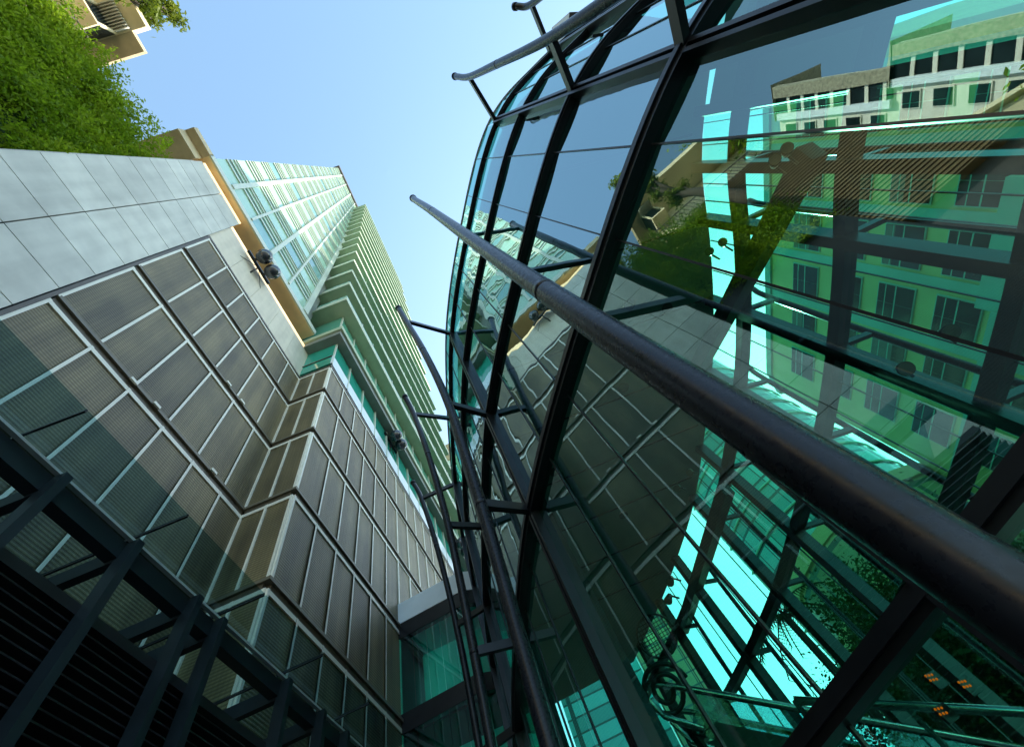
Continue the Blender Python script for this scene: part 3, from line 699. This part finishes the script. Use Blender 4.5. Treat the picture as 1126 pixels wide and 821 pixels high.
# ------------------------------------------------------------------ foreground canopy
ZC = 4.5
can = root('steel_canopy', 'black steel canopy with tinted glass roof and louvre screen, bottom left', 'canopy', (-5, 4, 0))
ys = [-1.0, 0.235 * ZC, 0.568 * ZC, 0.905 * ZC, 1.24 * ZC, 1.575 * ZC, 1.91 * ZC]
for a, c in zip(ys[:-1], ys[1:]):
    m = MB(); m.hexa([(-7.7, a + 0.012, H(ZC)), (-3.51, a + 0.012, H(ZC)), (-3.51, c - 0.012, H(ZC)), (-7.7, c - 0.012, H(ZC))], [(-7.7, a + 0.012, H(ZC + 0.02)), (-3.51, a + 0.012, H(ZC + 0.02)), (-3.51, c - 0.012, H(ZC + 0.02)), (-7.7, c - 0.012, H(ZC + 0.02))], 1)
    m.mi[0] = 0; part('glass_pane', m, [GLASSC, BACK], can)
m = MB()
for y in ys[1:-1]: m.box(-7.7, -3.53, y - 0.011, y + 0.011, H(ZC - 0.01), H(ZC + 0.03))
part('glazing_joint', m, STEEL, can)
m = MB(); m.bar((-4.22, -1.0, H(4.32)), (-4.22, 9.0, H(4.32)), 0.14, 0.20); part('purlin', m, BLUEST, can)
m = MB(); m.bar((-4.11, -1.0, H(4.44)), (-4.11, 9.0, H(4.44)), 0.05, 0.03); part('bead', m, GREYBOX, can)
m = MB(); m.bar((-4.24, -1.0, H(3.62)), (-4.24, 9.0, H(3.62)), 0.12, 0.10); part('lower_rail', m, STEEL, can)
for yy in (0.12, 0.355, 0.584, 0.818, 0.928, 1.278, 1.50, 1.67, 1.9):
    y = yy * 4.42
    m = MB(); m.bar((-4.10, y, 0), (-4.10, y, H(4.42)), 0.09, 0.17, (1, 0, 0)); part('post', m, BLUEST, can)
    m = MB(); m.bar((-4.19, y, H(4.28)), (-7.6, y, H(4.28)), 0.09, 0.20); part('rafter', m, BLUEST, can)
m = MB()
for k in range(54):
    z = H(3.52) - k * 0.09
    if z < 0.2: break
    m.hexa([(-4.42, -1, z - 0.05), (-4.22, -1, z), (-4.22, 9, z), (-4.42, 9, z - 0.05)], [(-4.42, -1, z - 0.035), (-4.22, -1, z + 0.015), (-4.22, 9, z + 0.015), (-4.42, 9, z - 0.035)])
part('louvre_screen', m, STEEL, can)
m = MB(); m.box(-7.7, -7.5, -1, 9, 0, H(3.5)); part('back_screen', m, DARKBOX, can)

# ------------------------------------------------------------------ foliage helpers
def leaves(mb, pts, s, droop=0.3):
    for p in pts:
        a = random.uniform(0, 6.283); t = random.uniform(-1.0, 1.0)
        u = Vector((math.cos(a), math.sin(a), random.uniform(-0.7, 0.4) - droop)).normalized()
        v = u.cross(Vector((random.gauss(0, 1), random.gauss(0, 1), random.gauss(0, 1)))).normalized()
        k = s * random.uniform(0.6, 1.4); c = Vector(p)
        n = len(mb.v); mb.v += [tuple(c - u * k), tuple(c + v * k * 0.45), tuple(c + u * k), tuple(c - v * k * 0.45)]
        mb.face([n, n + 1, n + 2, n + 3])
def tree(name, label, base, h, cr, mleaf, n=2600, group=None, s=0.22, cat='tree', trunk_h=0.45):
    t = root(name, label, cat, base, group); bx, by, bz = base
    m = MB(); top = Vector((bx + random.uniform(-.4, .4), by + random.uniform(-.4, .4), bz + h * 0.8))
    m.tube(catmull([base, (bx + 0.1, by, bz + h * 0.3), (bx, by + 0.15, bz + h * trunk_h), tuple(top)], 4), [max(0.03, h * 0.025 * (1 - q / 13)) for q in range(13)], 8)
    cl = []
    for k in range(int(9 + h)):
        a = random.uniform(0, 6.283); zz = random.uniform(0.42, 0.95); rr = cr * (1.05 - abs(zz - 0.6)) * random.uniform(0.35, 1.0)
        e = Vector((bx + rr * math.cos(a), by + rr * math.sin(a), bz + h * zz)); cl.append(e)
        m.tube([(bx, by, bz + h * zz * 0.7), tuple((Vector((bx, by, bz + h * zz * 0.75)) + e) / 2 + Vector((0, 0, 0.2))), tuple(e)], [h * 0.009, h * 0.006, h * 0.003], 5)
    part('trunk', m, BARK, t)
    m = MB(); pts = []
    for q in range(n):
        c = random.choice(cl); sg = cr * 0.24
        pts.append((c.x + random.gauss(0, sg), c.y + random.gauss(0, sg), c.z + random.gauss(0, sg * 0.75)))
    leaves(m, pts, s); part('crown', m, mleaf, t)
    return t

# green wall left of the stone
hed = root('green_wall', 'dense green climbing hedge beyond the end of the stone wall, top left', 'hedge', (-8.8, -12, 0))
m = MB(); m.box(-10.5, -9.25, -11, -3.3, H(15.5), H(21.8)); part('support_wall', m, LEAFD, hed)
m = MB(); m.box(-10.5, -9.0, -11, -3.3, 0, H(15.5)); part('louvre_base', m, MESHD, hed)
m = MB(); pts = []
clumps = [(random.uniform(-10.6, -3.0), random.uniform(15.8, 23.0), random.uniform(0.0, 1.0), random.uniform(0.3, 0.75)) for _ in range(190)]
for q in range(90000):
    y, z, r, sg = random.choice(clumps)
    yy = y + random.gauss(0, sg); zz = z + random.gauss(0, sg * 1.2) - abs(random.gauss(0, 0.3))
    if yy > -2.98: yy = -2.98 - random.random() * 0.5
    x = -9.25 + r * 0.85 * (1 - 0.25 * abs(yy - y) / sg) + random.gauss(0, 0.13)
    pts.append((min(x, -8.12), yy, H(max(15.2, min(zz, 23.9 + 0.15 * max(yy, -9) + random.gauss(0, 0.28) + 0.6)))))
leaves(m, pts, 0.07, 0.6); part('foliage', m, LEAF, hed)
m = MB(); pts = []
for q in range(70):
    y = random.uniform(-9, -3.2); x = -8.9 + random.random() * 0.6; dy = random.uniform(-0.03, 0.03)
    for k in range(30): pts.append((x + random.gauss(0, 0.06) + k * 0.012, y + random.gauss(0, 0.06) + dy * k, H(22.9 + 0.13 * max(y, -9) + 0.5) + k * 0.045 + random.gauss(0, 0.04)))
leaves(m, pts, 0.065); part('shoot', m, LEAF, hed)

# golden house above the hedge
ho = root('golden_house', 'golden rendered house with deep eaves above the climbing hedge, top left corner', 'house', (-11, -14, 0))
m = MB(); m.box(-18, -10.1, -22, -9.0, H(22), H(27.9)); part('wall', m, EAVE, ho)
m = MB()
for k in range(96): m.box(-10.1, -9.5 + 0.05 * (k % 2), -19, -11.1, H(13 + k * 0.12), H(13 + k * 0.12 + 0.085))
part('slatted_cladding', m, SLAT, ho); m = MB(); m.box(-18, -10.0, -24, -11.1, 0, H(13)); part('base_wall', m, DARKBOX, ho)
m = MB(); m.box(-18, -7.65, -22, -8.75, H(28), H(28.5)); part('roof', m, EAVE, ho)
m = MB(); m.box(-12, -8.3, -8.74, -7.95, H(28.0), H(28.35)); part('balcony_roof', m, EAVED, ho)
m = MB(); m.box(-10.05, -9.0, -9.9, -8.78, H(26.6), H(27.95)); part('window', m, DKGLASS, ho)
m = MB(); m.box(-9.0, -8.92, -9.9, -9.78, H(26.6), H(28)); m.box(-9.0, -8.92, -8.9, -8.78, H(26.6), H(28)); m.box(-10.05, -8.92, -9.9, -8.78, H(26.45), H(26.6)); part('balcony_frame', m, EAVE, ho)
m = MB()
for k in range(10): m.box(-9.0, -8.3, -9.85 + k * 0.11, -9.81 + k * 0.11, H(27.75), H(27.95))
part('pergola', m, WBLD, ho)
m = MB()
for k in range(40): m.bar((-9.05, -20 + k * 0.3, H(23.4)), (-9.05, -20 + k * 0.3, H(25.0)), 0.03, 0.03)
m.bar((-9.05, -20.5, H(25.0)), (-9.05, -8, H(25.0)), 0.06, 0.06); part('railing', m, CROWN, ho)
tree('broadleaf_tree', 'yellow green tree standing behind the golden house roof', (-7.3, -9.7, H(17.5)), 14.3, 0.8, LEAFY, 3600, s=0.11)
tree('broadleaf_tree', 'leafy tree mirrored beside the golden eaves in the curved glass', (-10.5, -19.0, H(19)), 15, 3.0, LEAF, 6000, s=0.17)
tree('broadleaf_tree', 'dark leafy tree mirrored in front of the white office block', (-4.5, -27, 0), 18.5, 4.0, LEAF, 7000, s=0.2)
ga = root('golden_annex', 'golden boarded annex mirrored below the white office block', 'building', (-8, -23, 0))
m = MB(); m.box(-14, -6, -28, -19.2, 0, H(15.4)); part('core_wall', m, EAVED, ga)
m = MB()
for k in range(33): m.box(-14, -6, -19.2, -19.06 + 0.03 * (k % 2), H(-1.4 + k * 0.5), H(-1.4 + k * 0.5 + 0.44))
part('board_cladding', m, EAVE, ga)
m = MB(); m.box(-14.3, -5.7, -28.2, -18.6, H(15.45), H(15.8)); part('roof', m, EAVE, ga)

# white office block behind the camera (seen mirrored)
wb = root('white_office_block', 'white office block with square windows and tiled roof, mirrored in the glass', 'building', (-28, -50, 0))
for q, (za, zc, xe) in enumerate(((33.5, 46, -8.6), (21.0, 33.5, -6.9), (-1.6, 21.0, -4.2))):
    m = MB(); m.prism([(-50, -40), (-50, -70), (xe - 10, -70), (xe, -40)], H(za), H(zc)); part('wall', m, WBLD, wb)
    m = MB(); m.box(xe - 1.15, xe - 0.02, -39.98, -39.45, H(za), H(zc - 0.1)); m.hexa([(xe - 3.5, -46, H(zc)), (xe - 0.3, -46, H(zc)), (xe + 0.3, -39.4, H(zc)), (xe - 3.5, -39.4, H(zc))], [(xe - 3.5, -44, H(zc + 1.2)), (xe - 2.2, -44, H(zc + 1.2)), (xe - 2.2, -40.5, H(zc + 1.2)), (xe - 3.5, -40.5, H(zc + 1.2))]); part('tiled_edge', m, ROOFT, wb)
    m = MB(); m.box(xe - 2.8, xe - 1.17, -39.98, -39.75, H(za), H(zc - 0.1)); bay = part('bay_glazing', m, DKGLASS, wb)
    for k in range(int((zc - za) / 1.7)): m = MB(); m.box(xe - 2.82, xe - 1.16, -39.75, -39.66, H(za + 0.4 + k * 1.7), H(za + 0.75 + k * 1.7)); part('bay_transom', m, WBLD, bay)
    m = MB(); m.box(xe - 3.5, xe - 2.82, -39.98, -39.55, H(za), H(zc)); part('white_band', m, SILLB, wb)
    for i in range(6):
        for j in range(5):
            x, z = xe - 4.0 - i * 2.35, H(zc - 0.8 - j * 2.4)
            m = MB(); m.box(x - 1.5, x, -40.05, -39.9, z - 1.5, z); f_ = part('window', m, WBLD, wb)
            m = MB(); m.box(x - 1.4, x - 0.1, -39.9, -39.86, z - 1.4, z - 0.1); part('pane', m, DKGLASS, f_)

# buildings beyond the pavilion
ob = root('cream_office_building', 'cream stone office building with rows of dark windows seen through the glass', 'building', (34, 18, 0))
m = MB()
pl = [(28, 2), (28, 28)] + [(28 + 3 * (1 - math.cos(a)), 28 + 3 * math.sin(a)) for a in (0.3, 0.6, 0.9, 1.2, 1.57)] + [(44, 31), (44, 2)]
m.prism(pl, 0, H(31)); part('wall', m, CREAM, ob)
m = MB(); m.prism([(27.8, 2), (27.8, 28.2), (29, 31.2), (44, 31.2), (44, 2)], H(31), H(31.6)); part('cornice', m, CREAM2, ob)
for j in range(8):
    for i in range(6):
        y, z = 4.0 + i * 4.0, H(28.6 - j * 3.5)
        m = MB(); m.box(27.90, 28.1, y - 0.08, y + 2.68, z - 2.28, z + 0.08); f_ = part('window', m, CREAM2, ob)
        m = MB(); m.box(27.86, 27.9, y, y + 1.28, z - 2.2, z); m.box(27.86, 27.9, y + 1.32, y + 2.6, z - 2.2, z); part('pane', m, DKGLASS, f_)
        m = MB(); m.box(27.84, 27.859, y, y + 2.6, z - 1.15, z - 1.08); m.box(27.84, 27.859, y, y + 2.6, z - 0.5, z - 0.45); part('glazing_bar', m, CREAM2, f_)
        if random.random() < 0.45: m = MB(); m.box(27.855, 27.8595, y + 0.02, y + 2.58, z - random.uniform(0.4, 1.4), z - 0.02); part('blind', m, BLIND, f_)
m = MB()
for i in range(6): m.box(27.94, 28.05, 2.9 + i * 4.0, 3.5 + i * 4.0, 0, H(31))
part('pilaster', m, CREAM2, ob)
m = MB(); m.box(27.5, 28, 9, 16, H(14.2), H(16.0)); m.box(27.4, 28, 16, 28, H(14.6), H(15.2)); part('string_course', m, CREAM2, ob)

GT = grid_glass('teal_curtain_wall', (0.16, 0.52, 0.50), (0.05, 0.12, 0.12), 2.6, 2.2)
gt = root('curved_glass_tower', 'curved teal glass tower with fine window grid behind the pavilion', 'building', (46, 70, 0))
m = MB(); cpl = [(36.3 + 12.2 * math.cos(a), 57 + 11.5 * math.sin(a)) for a in [rad(180 + k * 10) for k in range(19)]] + [(48.5, 74), (31.5, 74)]
m.prism([(p[0], p[1]) for p in cpl], 0, H(86)); part('curtain_wall', m, GT, gt)  # unseen upper storeys raised so the tower shades the podium wall
m = MB()
for k in range(14): m.tube([(36.3 + 12.35 * math.cos(rad(180 + q * 9)), 57 + 11.65 * math.sin(rad(180 + q * 9)), H(6 + k * 4)) for q in range(21)], 0.14, 6)
part('sun_shelf', m, CREAM2, gt)
CB = grid_glass('cream_banded_wall', (0.50, 0.52, 0.30), (0.12, 0.2, 0.17), 3.0, 3.4)
cb = root('curved_cream_building', 'cream building with curved banded corner low behind the escalator', 'building', (30, 52, 0))
m = MB(); m.prism([(22 + 8 * math.cos(a) + 4, 38 + 8 * math.sin(a)) for a in [rad(k * 15) for k in range(24)]], 0, H(18)); part('wall', m, CB, cb)
for k in range(4):
    m = MB(); m.prism([(22 + 8.3 * math.cos(a) + 4, 38 + 8.3 * math.sin(a)) for a in [rad(k_ * 15) for k_ in range(24)]], H(3.8 + k * 4.4), H(4.8 + k * 4.4)); part('band', m, CREAM, cb)
CT = grid_glass('yellow_tower_wall', (0.58, 0.56, 0.30), (0.10, 0.18, 0.17), 1.6, 1.5)
ct = root('slender_tower', 'slender yellowish tower far behind the escalator balustrade', 'building', (10, 70, 0))
m = MB(); m.box(6.5, 13.5, 66, 74, 0, H(38)); part('wall', m, CT, ct)
m = MB(); m.box(6.2, 13.8, 65.7, 74.3, H(38), H(38.8)); m.box(8, 12, 67, 73, H(38.8), H(40)); part('roof', m, CREAM2, ct)
BT = grid_glass('blue_banded_wall', (0.10, 0.50, 0.55), (0.03, 0.10, 0.12), 1.5, 5.0)
bt = root('blue_banded_tower', 'blue banded tower seen through the lowest panes at the bottom edge', 'building', (2, 60, 0))
m = MB(); m.box(-4.5, 5.4, 56, 64, 0, H(30)); part('wall', m, BT, bt); m = MB(); m.box(-4.7, 5.6, 55.8, 64.2, H(30), H(30.6)); part('roof', m, CREAM2, bt)
ft = root('far_tower', 'far tower with tan top and teal window bands in the gap of the alley', 'building', (-12, 45, 0))
m = MB(); m.box(-20, -7.4, 40.5, 52, 0, H(60)); part('wall', m, TWHITE, ft)
m = MB(); m.box(-20.1, -7.3, 40.4, 52, H(56), H(60.3)); part('tan_top', m, BROWNT, ft)
for k in range(14):
    m = MB(); m.box(-20.1, -7.25, 40.3, 52, H(52.4 - k * 3.6), H(54.4 - k * 3.6)); part('window_band', m, TGREEN, ft)

# trees seen through the pavilion
specs = [((12.6, 19.5, 0), 10.5, 3.4, 'dark leafy tree behind the guard rail, left of the two lower trees'), ((14, 24, 0), 12, 4.6, 'tall dark tree behind the round steel rib at lower right'),
         ((14, 18.5, 0), 8.5, 4.2, 'low spreading dark tree at the far lower right corner'), ((24, 16.5, 0), 8.5, 3.0, 'bushy tree in front of the cream office facade at right edge')]
for bs, h_, cr, lb in specs: tree('street_tree', lb, bs, h_, cr, LEAFD, 20000, group='trees beyond the pavilion', s=0.10)
pt = root('palm_tree', 'palm tree with thin drooping fronds seen above the escalator rail', 'palm', (8.0, 19.6, 0))
m = MB(); m.tube(catmull([(8.0, 19.6, 0), (8.1, 19.6, 4), (8.0, 19.5, H(8.4))], 5), [0.22 - 0.008 * q for q in range(11)], 10); part('trunk', m, BARK, pt)
for k in range(16):
    a = k * 0.393 + random.uniform(-.1, .1); m = MB(); L = random.uniform(1.8, 2.5); rise = random.uniform(-0.1, 1.0)
    sp = [Vector((8.0 + L * t * math.cos(a), 19.5 + L * t * math.sin(a), H(8.4) + rise * t * 1.6 - 1.5 * t * t)) for t in [q / 9 for q in range(10)]]
    m.tube(sp, 0.025, 5)
    for q in range(1, 10):
        for sgn in (-1, 1):
            for u in (0, 0.5):
                c = sp[q] if u == 0 else sp[q].lerp(sp[q - 1], 0.5)
                d = Vector((-math.sin(a) * sgn, math.cos(a) * sgn, -0.55)).normalized() * (0.55 - 0.03 * q)
                w_ = Vector((math.cos(a), math.sin(a), 0)) * 0.03
                m.poly([c - w_, c + w_, c + d])
    part('frond', m, LEAFD, pt)

# rooftop box on the pavilion
rb = root('raised_vent_box', 'grey clad box raised beside the pavilion nose at the top', 'vent box', (9.2, -2.5, 0))
zb = 19.4
m = MB(); bt_ = [(8.7, -3.0), (10.3, -2.66), (9.4, -2.05), (8.3, -1.95)]
m.hexa([(x, y, H(zb)) for x, y in bt_], [(x, y, H(zb + 2.0)) for x, y in bt_], 1, 0); part('housing', m, [GREYBOX, DARKBOX], rb)
m = MB()
for k in range(1, 4):
    x0 = bt_[0][0] + (bt_[1][0] - bt_[0][0]) * k / 4; y0 = bt_[0][1] + (bt_[1][1] - bt_[0][1]) * k / 4; x1 = bt_[3][0] + (bt_[2][0] - bt_[3][0]) * k / 4; y1 = bt_[3][1] + (bt_[2][1] - bt_[3][1]) * k / 4
    m.bar((x0, y0, H(zb - 0.01)), (x1, y1, H(zb - 0.01)), 0.03, 0.02)
part('seam', m, STEEL, rb)
m = MB(); m.box(9.0, 9.5, -2.7, -2.3, 0, H(zb)); part('leg', m, DARKBOX, rb)
# amber lamps low in the pavilion
for k, (az, r, z, lb) in enumerate(((60.5, 5.2, 0.9, 'rightmost amber lamp cluster glowing above the steel guard rail'), (62, 4.6, 1.0, 'amber lamp cluster above the guard rail, next to the thick dark sloping beam'), (63.5, 5.4, 0.85, 'lowest amber lamp cluster, touching the bright steel guard rail'))):
    t = root('amber_lamp', lb, 'lamp', at(az, r, z), 'amber lamps behind the glass')
    c = Vector(at(az, r, z)); m = MB()
    for i in range(3):
        for j in range(2): m.sphere(c + Vector((0.03 * i, 0.018 * i, 0.03 * j)), 0.008, seg=8, rings=6)
    part('bulb', m, AMBER, t); m = MB(); m.bar(c + Vector((0.02, 0.06, 0.0)), c + Vector((0.14, 0.12, 0.02)), 0.02, 0.10); part('housing', m, STEEL, t)
